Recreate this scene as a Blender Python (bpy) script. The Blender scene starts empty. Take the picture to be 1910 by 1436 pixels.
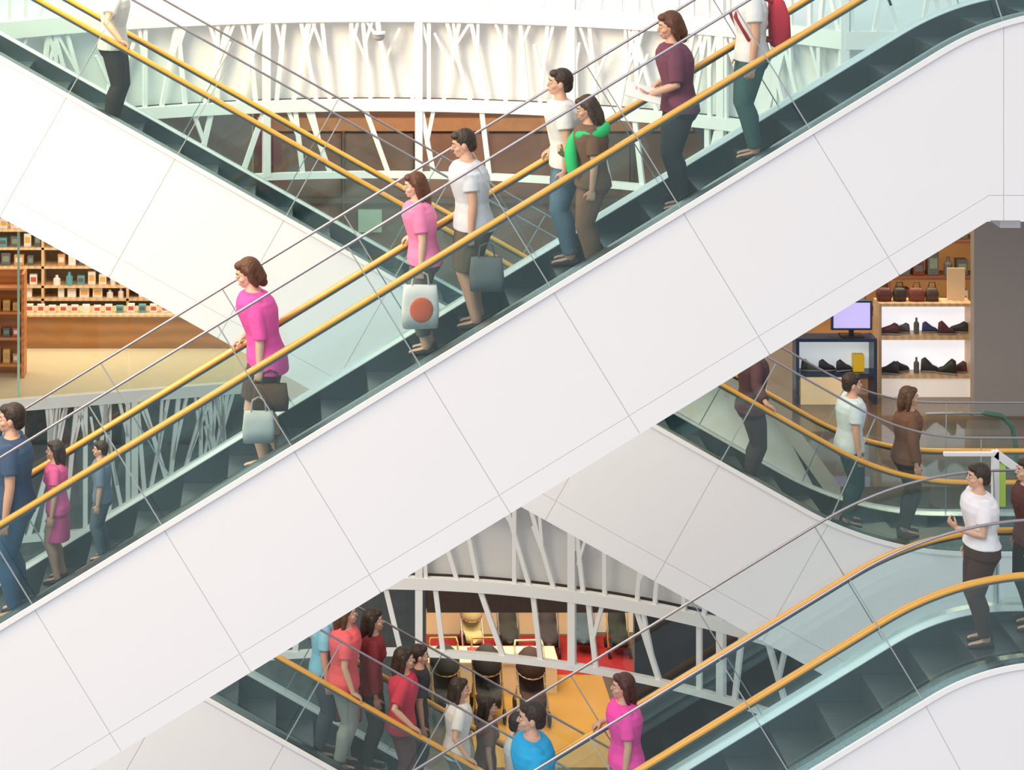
import bpy, math, random
from mathutils import Vector, Matrix
V=Vector
random.seed(7)
sc=bpy.context.scene
COL=sc.collection
F=4275.0; CY=-19.0; CZ=14.0
def at(u,v,y):  # u, v: image pixel column and row
    """image pixel coordinates -> world X,Z on the vertical plane at depth y"""
    s=F/(y-CY); return ((u-540)/s, CZ-(v+490)/s)
# ---------------------------------------------------------------- materials
MATS={}
def mat(name,col,rough=.5,metal=0.,var=.05,scale=8.,emit=0.,bump=0.,spec=.5,ecol=None,coat=0.,wave=None):
    if name in MATS: return MATS[name]
    m=bpy.data.materials.new(name); m.use_nodes=True
    nt=m.node_tree; b=nt.nodes['Principled BSDF']
    b.inputs['Roughness'].default_value=rough; b.inputs['Metallic'].default_value=metal
    b.inputs['Specular IOR Level'].default_value=spec
    b.inputs['Coat Weight'].default_value=coat
    tc=nt.nodes.new('ShaderNodeTexCoord')
    if wave:
        n=nt.nodes.new('ShaderNodeTexWave'); n.inputs['Scale'].default_value=wave[1]; n.bands_direction=wave[0]
        n.inputs['Distortion'].default_value=wave[2]; fo=n.outputs['Fac']
    else:
        n=nt.nodes.new('ShaderNodeTexNoise'); n.inputs['Scale'].default_value=scale; n.inputs['Detail'].default_value=3; fo=n.outputs['Fac']
    nt.links.new(tc.outputs['Object'],n.inputs['Vector'])
    cr=nt.nodes.new('ShaderNodeMix'); cr.data_type='RGBA'
    c0=[max(0,c*(1-var)) for c in col]; c1=[min(1,c*(1+var)) for c in col]
    cr.inputs[6].default_value=(*c0,1); cr.inputs[7].default_value=(*c1,1)
    nt.links.new(fo,cr.inputs[0]); nt.links.new(cr.outputs[2],b.inputs['Base Color'])
    if emit>0:
        b.inputs['Emission Color'].default_value=(*(ecol or col),1); b.inputs['Emission Strength'].default_value=emit
    if bump>0:
        bp=nt.nodes.new('ShaderNodeBump'); bp.inputs['Strength'].default_value=bump; bp.inputs['Distance'].default_value=.02
        nt.links.new(fo,bp.inputs['Height']); nt.links.new(bp.outputs[0],b.inputs['Normal'])
    MATS[name]=m; return m
def glassmat(name,tint,refl=.06):
    m=bpy.data.materials.new(name); m.use_nodes=True; nt=m.node_tree
    nt.nodes.remove(nt.nodes['Principled BSDF']); out=nt.nodes['Material Output']
    t=nt.nodes.new('ShaderNodeBsdfTransparent'); t.inputs[0].default_value=(*tint,1)
    g=nt.nodes.new('ShaderNodeBsdfGlossy'); g.inputs['Roughness'].default_value=.03; g.inputs[0].default_value=(.80,1,1,1)
    lw=nt.nodes.new('ShaderNodeLayerWeight'); lw.inputs[0].default_value=.25
    mr=nt.nodes.new('ShaderNodeMapRange'); mr.inputs[3].default_value=refl; mr.inputs[4].default_value=.5
    mx=nt.nodes.new('ShaderNodeMixShader')
    nt.links.new(lw.outputs['Facing'],mr.inputs[0]); nt.links.new(mr.outputs[0],mx.inputs[0])
    nt.links.new(t.outputs[0],mx.inputs[1]); nt.links.new(g.outputs[0],mx.inputs[2]); nt.links.new(mx.outputs[0],out.inputs[0])
    return m
M_white=mat('white_enamel_cladding',(.85,.848,.876),.38,var=.012,scale=1.5)
M_white2=mat('white_painted_metal',(.86,.86,.87),.45,var=.02)
M_grey=mat('pale_plaster',(.66,.66,.68),.6,var=.03)  # one even pale tone for rear wall, landing slab and bracket
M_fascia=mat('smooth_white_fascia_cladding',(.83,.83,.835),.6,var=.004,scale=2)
M_fascia2=mat('fascia_painted_shade',(.68,.68,.69),.6,var=.01,scale=2)  # white fascia copy with the shade of the lower gallery in its colour
M_back=mat('grey_joint_backing',(.68,.68,.71),.6)
M_dark=mat('dark_escalator_core',(.04,.05,.055),.5)
M_deck=mat('steel_decking_painted_light',(.80,.85,.90),.25,.45,var=.06,scale=20)  # far decking steel, whitened so the colour carries the light it catches
M_deckn=mat('steel_decking_painted_shade',(.20,.26,.29),.25,.8,var=.1,scale=20)  # near copy of the decking steel, shade put into its colour
M_skirt=mat('dark_steel_skirt',(.12,.18,.205),.22,.75)
M_step=mat('ribbed_step_metal',(.10,.12,.135),.33,.6,var=.5,wave=('Y',14,0))
M_hand=mat('amber_rubber_handrail',(.86,.40,.035),.25,var=.05,coat=.4)
M_steel=mat('satin_steel_rail',(.36,.34,.38),.3,.8)
M_joint=mat('grey_glass_joint',(.40,.44,.46),.4,.3)
M_gl=glassmat('teal_tinted_glass',(.83,.925,.925),.05)
M_gl2=glassmat('clear_guard_glass',(.93,.972,.972),.03)
M_lat=mat('white_lattice_paint',(.90,.90,.90),.5,var=.02)
M_wood=mat('honey_wood',(.42,.19,.06),.4,var=.15,wave=('Z',1.6,2))
M_woodl=mat('light_wood',(.74,.52,.31),.4,var=.12,wave=('X',3,4))
# ---------------------------------------------------------------- geometry
class G:
    def __init__(s): s.v=[]; s.f=[]; s.mi=[]; s.cur=0
    def add(s,vs,fs):
        o=len(s.v); s.v+= [tuple(v) for v in vs]; s.f+=[tuple(i+o for i in f) for f in fs]; s.mi+=[s.cur]*len(fs); return s
    def box(s,x0,x1,y0,y1,z0,z1):
        vs=[(x,y,z) for x in(x0,x1) for y in(y0,y1) for z in(z0,z1)]
        return s.add(vs,[(0,1,3,2),(4,6,7,5),(0,4,5,1),(2,3,7,6),(0,2,6,4),(1,5,7,3)])
    def bar(s,p,q,w,t,n):
        p=V(p);q=V(q);d=(q-p).normalized(); n=V(n); n=(n-d*n.dot(d)).normalized(); u=d.cross(n)
        vs=[c+u*a*w/2+n*b*t/2 for c in(p,q) for a in(-1,1) for b in(-1,1)]
        return s.add(vs,[(0,1,3,2),(4,6,7,5),(0,4,5,1),(2,3,7,6),(0,2,6,4),(1,5,7,3)])
    def rings(s,rs,caps=True):
        n=len(rs[0]); vs=[p for r in rs for p in r]; fs=[]
        for i in range(len(rs)-1):
            for j in range(n):
                k=(j+1)%n; fs.append((i*n+j,i*n+k,(i+1)*n+k,(i+1)*n+j))
        if caps: fs.append(tuple(range(n-1,-1,-1))); fs.append(tuple((len(rs)-1)*n+j for j in range(n)))
        return s.add(vs,fs)
    def tube(s,pts,rad,seg=12,round_=True):
        pts=[V(p) for p in pts]
        if not hasattr(rad,'__len__'): rad=[rad]*len(pts)
        rad=list(rad)
        if round_:
            d0=(pts[0]-pts[1]).normalized(); d1=(pts[-1]-pts[-2]).normalized()
            a,b=pts[0],pts[-1]; ra,rb=rad[0],rad[-1]
            pts=[a+d0*ra*.9,a+d0*ra*.55]+pts+[b+d1*rb*.55,b+d1*rb*.9]; rad=[ra*.35,ra*.8]+rad+[rb*.8,rb*.35]
        rs=[]; up=None
        for i,p in enumerate(pts):
            if i==0: d=pts[1]-p
            elif i==len(pts)-1: d=p-pts[i-1]
            else: d=(pts[i+1]-p).normalized()+(p-pts[i-1]).normalized()
            d.normalize()
            if up is None: up=V((0,0,1)) if abs(d.z)<.9 else V((1,0,0))
            u=(up-d*up.dot(d)).normalized(); up=u; w=d.cross(u); r=rad[i]
            rs.append([p+u*math.cos(2*math.pi*j/seg)*r+w*math.sin(2*math.pi*j/seg)*r for j in range(seg)])
        return s.rings(rs)
    def ell(s,c,r,M=None,seg=18,rg=10):
        c=V(c); vs=[];rs=[]
        for i in range(rg+1):
            a=math.pi*(i+.02)/(rg+.04); ring=[]
            for j in range(seg):
                b=2*math.pi*j/seg; p=V((r[0]*math.sin(a)*math.cos(b),r[1]*math.sin(a)*math.sin(b),r[2]*math.cos(a)))
                if M: p=M@p
                ring.append(c+p)
            rs.append(ring)
        return s.rings(rs)
    def secs(s,L,seg=24,pw=.85):
        rs=[]
        for (z,cx,cy,rx,ry) in L:
            ring=[]
            for j in range(seg):
                b=2*math.pi*j/seg; c,q=math.cos(b),math.sin(b)
                ring.append(V((cx+rx*math.copysign(abs(c)**pw,c),cy+ry*math.copysign(abs(q)**pw,q),z)))
            rs.append(ring)
        return s.rings(rs)
    def prism(s,out,y0,y1):
        n=len(out); vs=[(x,y0,z) for x,z in out]+[(x,y1,z) for x,z in out]
        fs=[tuple(range(n)),tuple(range(2*n-1,n-1,-1))]+[(i,i+n,(i+1)%n+n,(i+1)%n) for i in range(n)]
        return s.add(vs,fs)
    def xf(s,fn): s.v=[tuple(fn(V(v))) for v in s.v]; return s
WL={}
def root(name,label,cat,loc,group=None,**k):
    e=bpy.data.objects.new(name,None); e.empty_display_size=.2; e.location=loc; COL.objects.link(e)
    e['label']=label; e['category']=cat
    if group: e['group']=group
    for a,b in k.items(): e[a]=b
    WL[e]=V(loc); return e
def place(name,me,par,c,label=None,cat=None,group=None,kind=None):
    ob=bpy.data.objects.new(name,me); COL.objects.link(ob)
    if par: ob.parent=par; ob.location=V(c)-WL[par]
    else: ob.location=c
    WL[ob]=V(c)
    if label: ob['label']=label
    if cat: ob['category']=cat
    if group: ob['group']=group
    if kind: ob['kind']=kind
    return ob
def mk(name,g,m,par=None,label=None,cat=None,group=None,kind=None,smooth=False,bevel=0,origin=None):
    vs=g.v; lo=[min(v[i] for v in vs) for i in range(3)]; hi=[max(v[i] for v in vs) for i in range(3)]
    c=V(((lo[0]+hi[0])/2,(lo[1]+hi[1])/2,(lo[2]+hi[2])/2 if par else lo[2]))
    if origin: c=V(origin)
    me=bpy.data.meshes.new(name); me.from_pydata([tuple(V(v)-c) for v in vs],[],g.f)
    ms=m if isinstance(m,(list,tuple)) else [m]
    for x in ms: me.materials.append(x)
    if len(ms)>1: me.polygons.foreach_set('material_index',g.mi)
    if smooth: me.polygons.foreach_set('use_smooth',[True]*len(g.f))
    me.update()
    ob=place(name,me,par,c,label,cat,group,kind)
    if bevel:
        b=ob.modifiers.new('bevel','BEVEL'); b.width=bevel; b.segments=2; b.limit_method='ANGLE'
    return ob
def remesh(g,vox,it=2):
    me=bpy.data.meshes.new('tmp'); me.from_pydata(g.v,[],g.f); ob=bpy.data.objects.new('tmp',me); COL.objects.link(ob)
    r=ob.modifiers.new('r','REMESH'); r.mode='VOXEL'; r.voxel_size=vox; r.use_smooth_shade=True
    s=ob.modifiers.new('s','SMOOTH'); s.factor=.5; s.iterations=it
    dg=bpy.context.evaluated_depsgraph_get(); me2=bpy.data.meshes.new_from_object(ob.evaluated_get(dg))
    bpy.data.objects.remove(ob); bpy.data.meshes.remove(me); return me2
def mkr(name,g,vox,m,par,fn,it=2,label=None):
    me=remesh(g,vox,it); n=len(me.vertices); co=[0.]*(3*n); me.vertices.foreach_get('co',co)
    P=[fn(V(co[3*i:3*i+3])) for i in range(n)]
    c=sum(P,V())/max(1,n); fl=[]
    for p in P: fl+=[p.x-c.x,p.y-c.y,p.z-c.z]
    me.vertices.foreach_set('co',fl); me.materials.clear(); me.materials.append(m)
    me.polygons.foreach_set('use_smooth',[True]*len(me.polygons)); me.update()
    return place(name,me,par,c,label)
# ---------------------------------------------------------------- people
def ik(a,b,l1,l2,pole):
    d=b-a; L=min(d.length,(l1+l2)*.995); L=max(L,.15); dn=d.normalized()
    x=(l1*l1-l2*l2+L*L)/(2*L); h=math.sqrt(max(l1*l1-x*x,0)); p=pole-dn*pole.dot(dn); p.normalize()
    return a+dn*x+p*h, a+dn*L
def along(P,R,f):
    T=sum((P[i+1]-P[i]).length for i in range(len(P)-1))*f; o=[P[0]];r=[R[0]]
    for i in range(len(P)-1):
        l=(P[i+1]-P[i]).length
        if T<=l:
            t=T/l; o.append(P[i].lerp(P[i+1],t)); r.append(R[i]*(1-t)+R[i+1]*t); break
        o.append(P[i+1]); r.append(R[i+1]); T-=l
    return o,r
def hand(g,w,d,n,ref,curl):
    d=d.normalized(); n=(n-d*n.dot(d)).normalized(); s=d.cross(n)
    M=Matrix((d,s,n)).transposed()
    g.ell(w+d*.045,(.056,.042,.017),M,12,8)
    ts=1 if s.dot(ref)>0 else -1
    for i,(o,L) in enumerate(zip((.031,.0105,-.0105,-.031),(.070,.079,.073,.058))):
        b=w+d*.078+s*o*ts; dd=(d+s*ts*o*3.2).normalized(); P=[b]; th=0
        for q,fr in zip((.45,.9,.8),(.42,.32,.26)):
            th+=curl*q; P.append(P[-1]+(dd*math.cos(th)+n*math.sin(th))*L*fr)
        g.tube(P,[.0098,.009,.0085,.0078],8)
    b=w+d*.022+s*ts*.028; t1=b+(d*.65+s*ts*.65+n*.35).normalized()*.045; t2=t1+(d*.85+s*ts*.2+n*.45).normalized()*.032
    g.tube([b,t1,t2],[.013,.0115,.0095],8)
SK=[mat('skin_warm',(.62,.36,.25),.5,var=.04),mat('skin_light',(.70,.45,.33),.5,var=.04)]
M_eye=[mat('eye_white',(.62,.6,.58),.3),mat('eye_iris',(.05,.03,.02),.2)]
def cloth(c): 
    return mat('cloth_%d_%d_%d'%tuple(int(x*100) for x in c),c,.85,var=.2,scale=6,bump=.6,spec=.2)
def person(label,base,face,H=1.7,sex='f',shirt=(.8,.8,.8),sleeve=.32,pants=(.05,.05,.06),plen=1.,skirt=None,hair=(.03,.018,.012),
           hlen=0,skin=0,L=None,R=None,feet=((.02,0),(-.02,0)),lean=.03,hy=0,hp=0,vox=.0075,shoe=(.05,.04,.04),cap=None,hem=.86,wide=1.15):
    k=H/1.7; rz=Matrix.Rotation(math.radians(face),3,'Z'); base=V(base)
    fn=lambda v: base+rz@(v*k)
    inv=lambda w:(rz.transposed()@(V(w)-base))/k
    e=root('person',label,'person',base,group='shoppers riding the escalators')
    f=[(a/k,b/k) for a,b in feet]
    px=(f[0][0]+f[1][0])/2*.8; pz=.006-.03*min(1,abs(f[0][0]-f[1][0])/.3)+min(f[0][1],f[1][1])
    wn=.95 if sex=='f' else 1.04; sh=.165 if sex=='f' else .185; hipw=1.06 if sex=='f' else .97
    X=lambda z: px+lean*max(0,z-.9)/.5
    T=[(.79,.085,.12*hipw),(.86,.11,.165*hipw),(.94,.108,.162*hipw),(1.02,.092,.142*wn),(1.10,.086,.130*wn),(1.2,.1,.145*wn),(1.30,.112,.158*wn),(1.37,.1,.16*wn),(1.42,.075,.125*wn),(1.455,.056,.068),(1.50,.05,.052),(1.56,.05,.05)]
    T=[(z,a*(wide if z<1.44 else 1),b*(wide if z<1.44 else 1)) for z,a,b in T]
    g=G(); g.secs([(z+pz,X(z),0,a,b) for z,a,b in T],20,.92)
    if sex=='f':
        for y in(-.065,.065): g.ell((X(1.27)+.085,y,1.265+pz),(.056,.06,.058))
    hips=[V((px,y,.90+pz)) for y in(.088,-.088)]; legs=[]
    for i,h in enumerate(hips):
        an=V((f[i][0]-.03,h.y*1.05,f[i][1]+.085)); kn,an=ik(h,an,.425,.415,V((1,.0,.1)))
        m1=h.lerp(kn,.45)+V((.008,0,0)); c1=kn.lerp(an,.3)+V((-.016,0,0)); lw=(1+wide)/2
        P=[h,m1,kn,c1,kn.lerp(an,.75),an]; Rr=[a*lw for a in(.092,.084,.06,.06,.042,.038)]; legs.append((P,Rr))
        g.tube(P,Rr,14); g.tube([an+V((-.03,0,-.04)),an+V((.05,0,-.045)),an+V((.15,0,-.06))],[.034,.034,.022],10)
    arms=[];tgt={}
    for sgn,spec in((1,L),(-1,R)):
        s=V((X(1.39),sgn*sh,1.385+pz)); fwd=V((1,0,0))
        if spec is None: w=V((X(1)+.05,sgn*(sh+.085),.84+pz)); d=V((.2,0,-1)); n=V((0,-sgn,0)); ref=fwd; cu=.5
        elif spec=='bag': w=V((X(1)+.04,sgn*(sh+.09),.84+pz)); d=V((.1,0,-1)); n=V((0,-sgn,0)); ref=fwd; cu=1.5
        elif spec=='phone': w=V((X(1)+.26,sgn*.09,1.13+pz)); d=V((.6,-sgn*.35,.5)); n=V((-.4,-sgn*.5,.5)); ref=V((0,0,1)); cu=.9
        elif spec=='carry': w=V((X(1)+.27,sgn*.14,1.02+pz)); d=V((1,-sgn*.4,.05)); n=V((0,-sgn*.3,1)); ref=V((0,sgn,0)); cu=.7
        else:
            t=inv(spec[0]); dr=(rz.transposed()@V(spec[1])).normalized(); w=t+V((0,0,.03))-dr*.06; d=dr; n=V((0,0,-1)); ref=V((0,-sgn,0)); cu=.85
        el,w2=ik(s,w,.285,.25,V((-.6,sgn*.5,-.5)))
        P=[s,s.lerp(el,.4),el,el.lerp(w2,.3),w2]; Rr=[.056,.05,.04,.04,.027]
        if sex=='f': Rr=[r*.92 for r in Rr]
        g.tube([V((s.x,s.y*.55,s.z+.0))]+P,[.05]+Rr,12); hand(g,w2,d,n,ref,cu); arms.append((P,Rr))
        tgt['L' if sgn>0 else 'R']=fn(w2+d.normalized()*.075)
    hc=V((X(1.5)+.015,0,1.50+pz)); HM=Matrix.Rotation(math.radians(hy),3,'Z')@Matrix.Rotation(math.radians(hp),3,'Y')
    hf=lambda v: hc+HM@(V(v)-V((0.015,0,1.50)))
    h=G(); h.ell((-.005,0,1.605),(.098,.077,.103)); h.ell((.03,0,1.545),(.064,.058,.068)); h.ell((.066,0,1.505),(.026,.028,.02)) 
    h.tube([(.088,0,1.605),(.104,0,1.578),(.108,0,1.566)],[.008,.012,.013],8)
    h.ell((.088,0,1.532),(.014,.025,.007)); h.ell((.086,0,1.519),(.013,.021,.007)); h.ell((.078,0,1.622),(.018,.052,.009))
    for y in(-1,1): h.ell((.0,y*.079,1.577),(.02,.011,.032)); h.ell((.06,y*.042,1.56),(.03,.022,.022))
    h.xf(hf); g.add(h.v,h.f)
    mkr('body',g,vox/k if vox<.007 else vox,SK[skin],e,fn)
    for y in(.031,-.031):
        q=G(); q.ell((.084,y,1.594),(.0125,.0145,.008),None,12,8); q.cur=1; q.ell((.0935,y,1.594),(.005,.007,.007),None,10,6); q.xf(lambda v:fn(hf(v)))
        mk('eye',q,M_eye,e,smooth=True)
        q=G(); q.tube([(.089,y-.018,1.617),(.096,y,1.621),(.089,y+.018,1.617)],.004,6); q.xf(lambda v:fn(hf(v))); mk('eyebrow',q,cloth(hair),e,smooth=True)
    q=G(); q.tube([(.096,-.02,1.526),(.104,0,1.527),(.096,.02,1.526)],.004,6); q.xf(lambda v:fn(hf(v))); mk('lips',q,mat('lip_colour',(.45,.18,.15),.5),e,smooth=True)
    q=G(); q.ell((-.02,0,1.622),(.102,.087,.102)); q.ell((-.055,0,1.57),(.062,.074,.07))
    q.ell((.045,0,1.672),(.052,.066,.036))
    if hlen>0:
        q.tube([(-.06,0,1.6),(-.085,0,1.5),(-.095,0,1.5-hlen)],[.07,.062,.04],14)
        for y in(-1,1): q.tube([(-.01,y*.078,1.62),(-.02,y*.082,1.54),(-.04,y*.075,1.5-hlen*.7)],[.03,.032,.022],10)
    q.xf(hf); mkr('hair',q,.009,mat('hair_%d'%int(hair[0]*1000),hair,.55,var=.4,scale=40,bump=.6),e,fn,1)
    if cap:
        q=G(); q.ell((-.01,0,1.65),(.108,.092,.078)); q.ell((.1,0,1.655),(.07,.07,.01)); q.xf(hf); mkr('cap',q,.009,cloth(cap),e,fn,1)
    q=G(); S=[(hem,.132*wide/1.05,.185*hipw*wide/1.05)]+[(z,a+.016,b+.016) for z,a,b in T if hem+.02<z<1.43]+[(1.448,.072,.088)]
    q.secs([(z+pz,X(z),0,a,b) for z,a,b in S],24,.9)
    if sex=='f':
        for y in(-.065,.065): q.ell((X(1.27)+.096,y,1.265+pz),(.06,.066,.064))
    for P,Rr in arms:
        o,r=along(P,[a+.02 for a in Rr],sleeve); r=[a*(1+.16*i/len(r)) for i,a in enumerate(r)]
        ins=V((P[0].x,P[0].y*.5,P[0].z)); q.tube([ins]+o,[.055]+r,14,False)
    mkr('shirt',q,.0095,cloth(shirt),e,fn,1)
    q=G(); q.secs([(z+pz,X(z),0,a+.012,b+.012) for z,a,b in T[:4]],24,.92)
    if skirt is None:
        for P,Rr in legs:
            o,r=along(P,[a+.018+.022*(plen<.7) for a in Rr],plen*.97); r=[max(a,.062) for a in r]; q.tube(o,r,16,False)
        mkr('trousers' if plen>.7 else 'shorts',q,.0095,cloth(pants),e,fn,1)
    else:
        q.secs([(skirt+pz,px+.01,0,.16,.2),(.70+pz,px,0,.145,.19),(.86+pz,px,0,.13,.18),(1.0+pz,px,0,.105,.15)],24,.95); mkr('skirt',q,.0095,cloth(pants),e,fn,1)
    for P,Rr in legs:
        a=P[-1]; q=G(); rs=[]
        for t,w,hh in((-.075,.022,.035),(-.065,.036,.075),(-.03,.042,.085),(.03,.043,.07),(.09,.048,.05),(.14,.043,.04),(.175,.02,.022)):
            rs.append([V((a.x+t,a.y+w*math.cos(b),a.z-.085+hh*.5*(1+math.sin(b)))) for b in [2*math.pi*j/14 for j in range(14)]])
        q.rings(rs); q.xf(fn); mk('shoe',q,cloth(shoe),e,smooth=True)
    return e,tgt,fn
def bag(label,p,w,h,d,col,yaw=0,print_=None,name='shopping_bag'):
    p=V(p); e=root(name,label,'bag',p-V((0,0,h+.12)),group='bags carried by shoppers'); rz=Matrix.Rotation(math.radians(yaw),3,'Z'); fn=lambda v:p+rz@v
    q=G(); q.secs([(-h-.12,0,0,w*.5,d*.5),(-h*.6-.12,0,0,w*.53,d*.56),(-.2,0,0,w*.5,d*.42),(-.12,0,0,w*.47,d*.25)],28,.45); q.xf(fn)
    mk('bag_body',q,cloth(col),e,smooth=True)
    for y in(-1,1):
        q=G(); q.tube([(-w*.25,y*d*.2,-.13),(-w*.2,y*d*.15,-.03),(0,0,.0),(w*.2,y*d*.15,-.03),(w*.25,y*d*.2,-.13)],.006,8); q.xf(fn); mk('bag_handle',q,cloth(tuple(c*.6 for c in col)),e,smooth=True)
    if print_:
        q=G(); q.ell((0,-d*.53,-h*.55-.12),(w*.34,.014,h*.3)); q.xf(fn); mk('printed_patch',q,cloth(print_),e,smooth=True)
    return e
# ---------------------------------------------------------------- escalators
def interp(P,x):
    if x<=P[0][0]: a,b=P[0],P[1]
    elif x>=P[-1][0]: a,b=P[-2],P[-1]
    else:
        for i in range(len(P)-1):
            if P[i][0]<=x<=P[i+1][0]: a,b=P[i],P[i+1]; break
    t=(x-a[0])/(b[0]-a[0]); return a[1]+(b[1]-a[1])*t
def sub(P,xa,xb):
    return [(xa,interp(P,xa))]+[p for p in P if xa+1e-4<p[0]<xb-1e-4]+[(xb,interp(P,xb))]
class Esc:
    def __init__(s,label,Y,start,corner,end,tl,bot,cuts,vert,W=1.3,phase=.3):
        s.Y=Y; s.W=W
        A=V(at(*start,Y)); C=V(at(*corner,Y)); E=V(at(*end,Y)); k=(Y-CY)/F; t=tl*k
        s.m=(C.y-A.y)/(C.x-A.x)
        P=[]; a=C+(A-C).normalized()*t; b=C+(E-C).normalized()*t
        n=40
        for i in range(n): P.append(A.lerp(a,i/n))
        for i in range(17): u=i/16; P.append(a*(1-u)**2+C*2*u*(1-u)+b*u*u)
        for i in range(1,9): P.append(b.lerp(E,i/8))
        s.P=[(p.x,p.y) for p in P]
        s.N=[]
        for i in range(len(P)):
            d=(P[min(i+1,len(P)-1)]-P[max(i-1,0)]).normalized(); s.N.append(V((-d.y,d.x)))
        B=[at(*q,Y) for q in bot]
        r=s.r=root('escalator',label,'escalator',((A.x+E.x)/2,Y+W/2,min(A.y,E.y)-1.5),group='criss-crossing mall escalators')
        strip=47*k
        cl=[]
        for c in cuts:
            xt=at(c,0,Y)[0]; h=interp(s.P,xt)-interp(B,xt); cl.append((xt,xt+h*s.m/(1+s.m**2)))
        for c in vert: x=at(c,0,Y)[0]; cl.append((x,x))
        cl=[(A.x,A.x)]+[c for c in cl if c[0]>A.x+.05 and c[1]>A.x+.05]+[(E.x,E.x)]
        s.cuts=[c[0] for c in cl]
        gp=.0028
        Bs=[(x,z+strip) for x,z in B]
        for (ta,ba),(tb,bb) in zip(cl[:-1],cl[1:]):
            fr=strip/ (interp(s.P,ta)-interp(B,ta)); fr2=strip/(interp(s.P,tb)-interp(B,tb))
            ma=ba+(ta-ba)*fr; mb=bb+(tb-bb)*fr2
            g=G(); top=sub(s.P,ta+gp,tb-gp); low=sub(Bs,ma+gp,mb-gp); g.prism(top+low[::-1],Y-.0,Y+.006); mk('cladding_panel',g,M_white,r)
            g=G(); top=[(x,z-.004) for x,z in sub(Bs,ma+gp,mb-gp)]; low=sub(B,ba+gp,bb-gp); g.prism(top+low[::-1],Y-.0,Y+.006); mk('cladding_edge_panel',g,M_white,r)
        g=G(); g.prism([(x,z-.02) for x,z in s.P]+[(x,z+.01) for x,z in B[::-1]],Y+.007,Y+.03); mk('backing_sheet',g,M_back,r)
        top=[(x,z-.42) for x,z in s.P]; g=G(); g.prism(top+[(x,z+.06) for x,z in B[::-1]],Y+.04,Y+W-.04); mk('truss_core',g,M_dark,r)
        g=G(); g.prism([(x,z+.05) for x,z in B]+B[::-1],Y+.035,Y+W-.035); mk('soffit',g,M_white,r)
        g=G(); g.prism(s.P+B[::-1],Y+W-.03,Y+W); mk('cladding_panel',g,M_white,r)
        yn,yf=Y+.12,Y+W-.12
        sw=lambda name,sec,m,sm=False: mk(name,s.sweep(sec),m,r,smooth=sm)
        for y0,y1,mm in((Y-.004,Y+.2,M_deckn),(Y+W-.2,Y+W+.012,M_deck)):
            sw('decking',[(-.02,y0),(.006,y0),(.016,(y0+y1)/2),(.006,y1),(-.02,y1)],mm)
        for y0,y1 in((Y+.19,Y+.205),(Y+W-.205,Y+W-.19)): sw('skirt_panel',[(-.33,y0),(0,y0),(0,y1),(-.33,y1)],M_skirt)
        sw('decking_trim',[(-.035,Y-.02),(.010,Y-.02),(.010,Y-.004),(-.035,Y-.004)],M_white2)
        for y in(yn,yf):
            sec=[(.683+.026*math.sin(a)*(1 if math.sin(a)>0 else .7),y+.038*math.copysign(abs(math.cos(a))**.6,math.cos(a))) for a in [2*math.pi*j/14 for j in range(14)]]
            mk('handrail',s.sweep(sec,newel=True),M_hand,r,smooth=True)
            sw('handrail_guide',[(.645,y-.012),(.665,y-.012),(.665,y+.012),(.645,y+.012)],M_skirt)
        for y in(Y+.02,Y+W-.02):
            sec=[(1.18+.012*math.sin(a),y+.012*math.cos(a)) for a in [2*math.pi*j/10 for j in range(10)]]
            sw('guard_rail',sec,M_steel,True)
        for xa,xb in zip(s.cuts[:-1],s.cuts[1:]):
            for y in(yn,yf): mk('balustrade_glass',s.ribbon(xa,xb,0,.655,y),M_gl,r)
            for y in(Y+.02,Y+W-.02): mk('guard_glass',s.ribbon(xa,xb,0,1.165,y),M_gl2,r)
        for x in s.cuts[1:-1]:
            for y in(Y+.02,Y+W-.02):
                p,q=s.off(x,0),s.off(x,1.165); g=G(); g.bar((p.x,y,p.y),(q.x,y,q.y),.010,.012,(0,1,0)); mk('glass_joint',g,M_joint,r)
        sg=1 if s.m>0 else -1; x0=A.x+phase; n=int((E.x-x0-.3)/.4)
        base=None; s.steps=[]
        for i in range(n):
            xn=x0+.4*i; z=interp(s.P,xn)-.075
            xa,xb=(xn,xn+.4) if sg>0 else (xn-.4,xn)
            s.steps.append(((xa+xb)/2,z))
            if base is None:
                g=G(); g.box(xa,xb,Y+.21,Y+W-.21,z-.035,z); nx=xa if sg>0 else xb-.03
                g.box(nx,nx+.03,Y+.21,Y+W-.21,z-.25,z-.035); base=mk('step',g,M_step,r); b0=(xn,z,base.location.copy())
            else:
                o=base.copy(); COL.objects.link(o); o.location=b0[2]+V((xn-b0[0],0,z-b0[1]))
    def off(s,x,o):
        z=interp(s.P,x); i=min(range(len(s.P)),key=lambda j:abs(s.P[j][0]-x)); n=s.N[i]; return V((x+n.x*o,z+n.y*o))
    def sweep(s,sec,newel=False):
        rs=[[V((p[0]+n.x*o,y,p[1]+n.y*o)) for o,y in sec] for p,n in zip(s.P,s.N)]
        if newel:
            R=.3; 
            for end in(0,1):
                p,n=(s.P[-1],s.N[-1]) if end else (s.P[0],s.N[0]); d=V((n.y,-n.x))*(1 if end else -1); om=.683-R; add=[]
                for i in range(1,11):
                    a=math.pi*i/10
                    add.append([V((p[0]+n.x*(om+(o-om)*math.cos(a))+d.x*(o-om)*math.sin(a),y,p[1]+n.y*(om+(o-om)*math.cos(a))+d.y*(o-om)*math.sin(a))) for o,y in sec])
                rs=rs+add if end else add[::-1]+rs
        return G().rings(rs)
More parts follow.
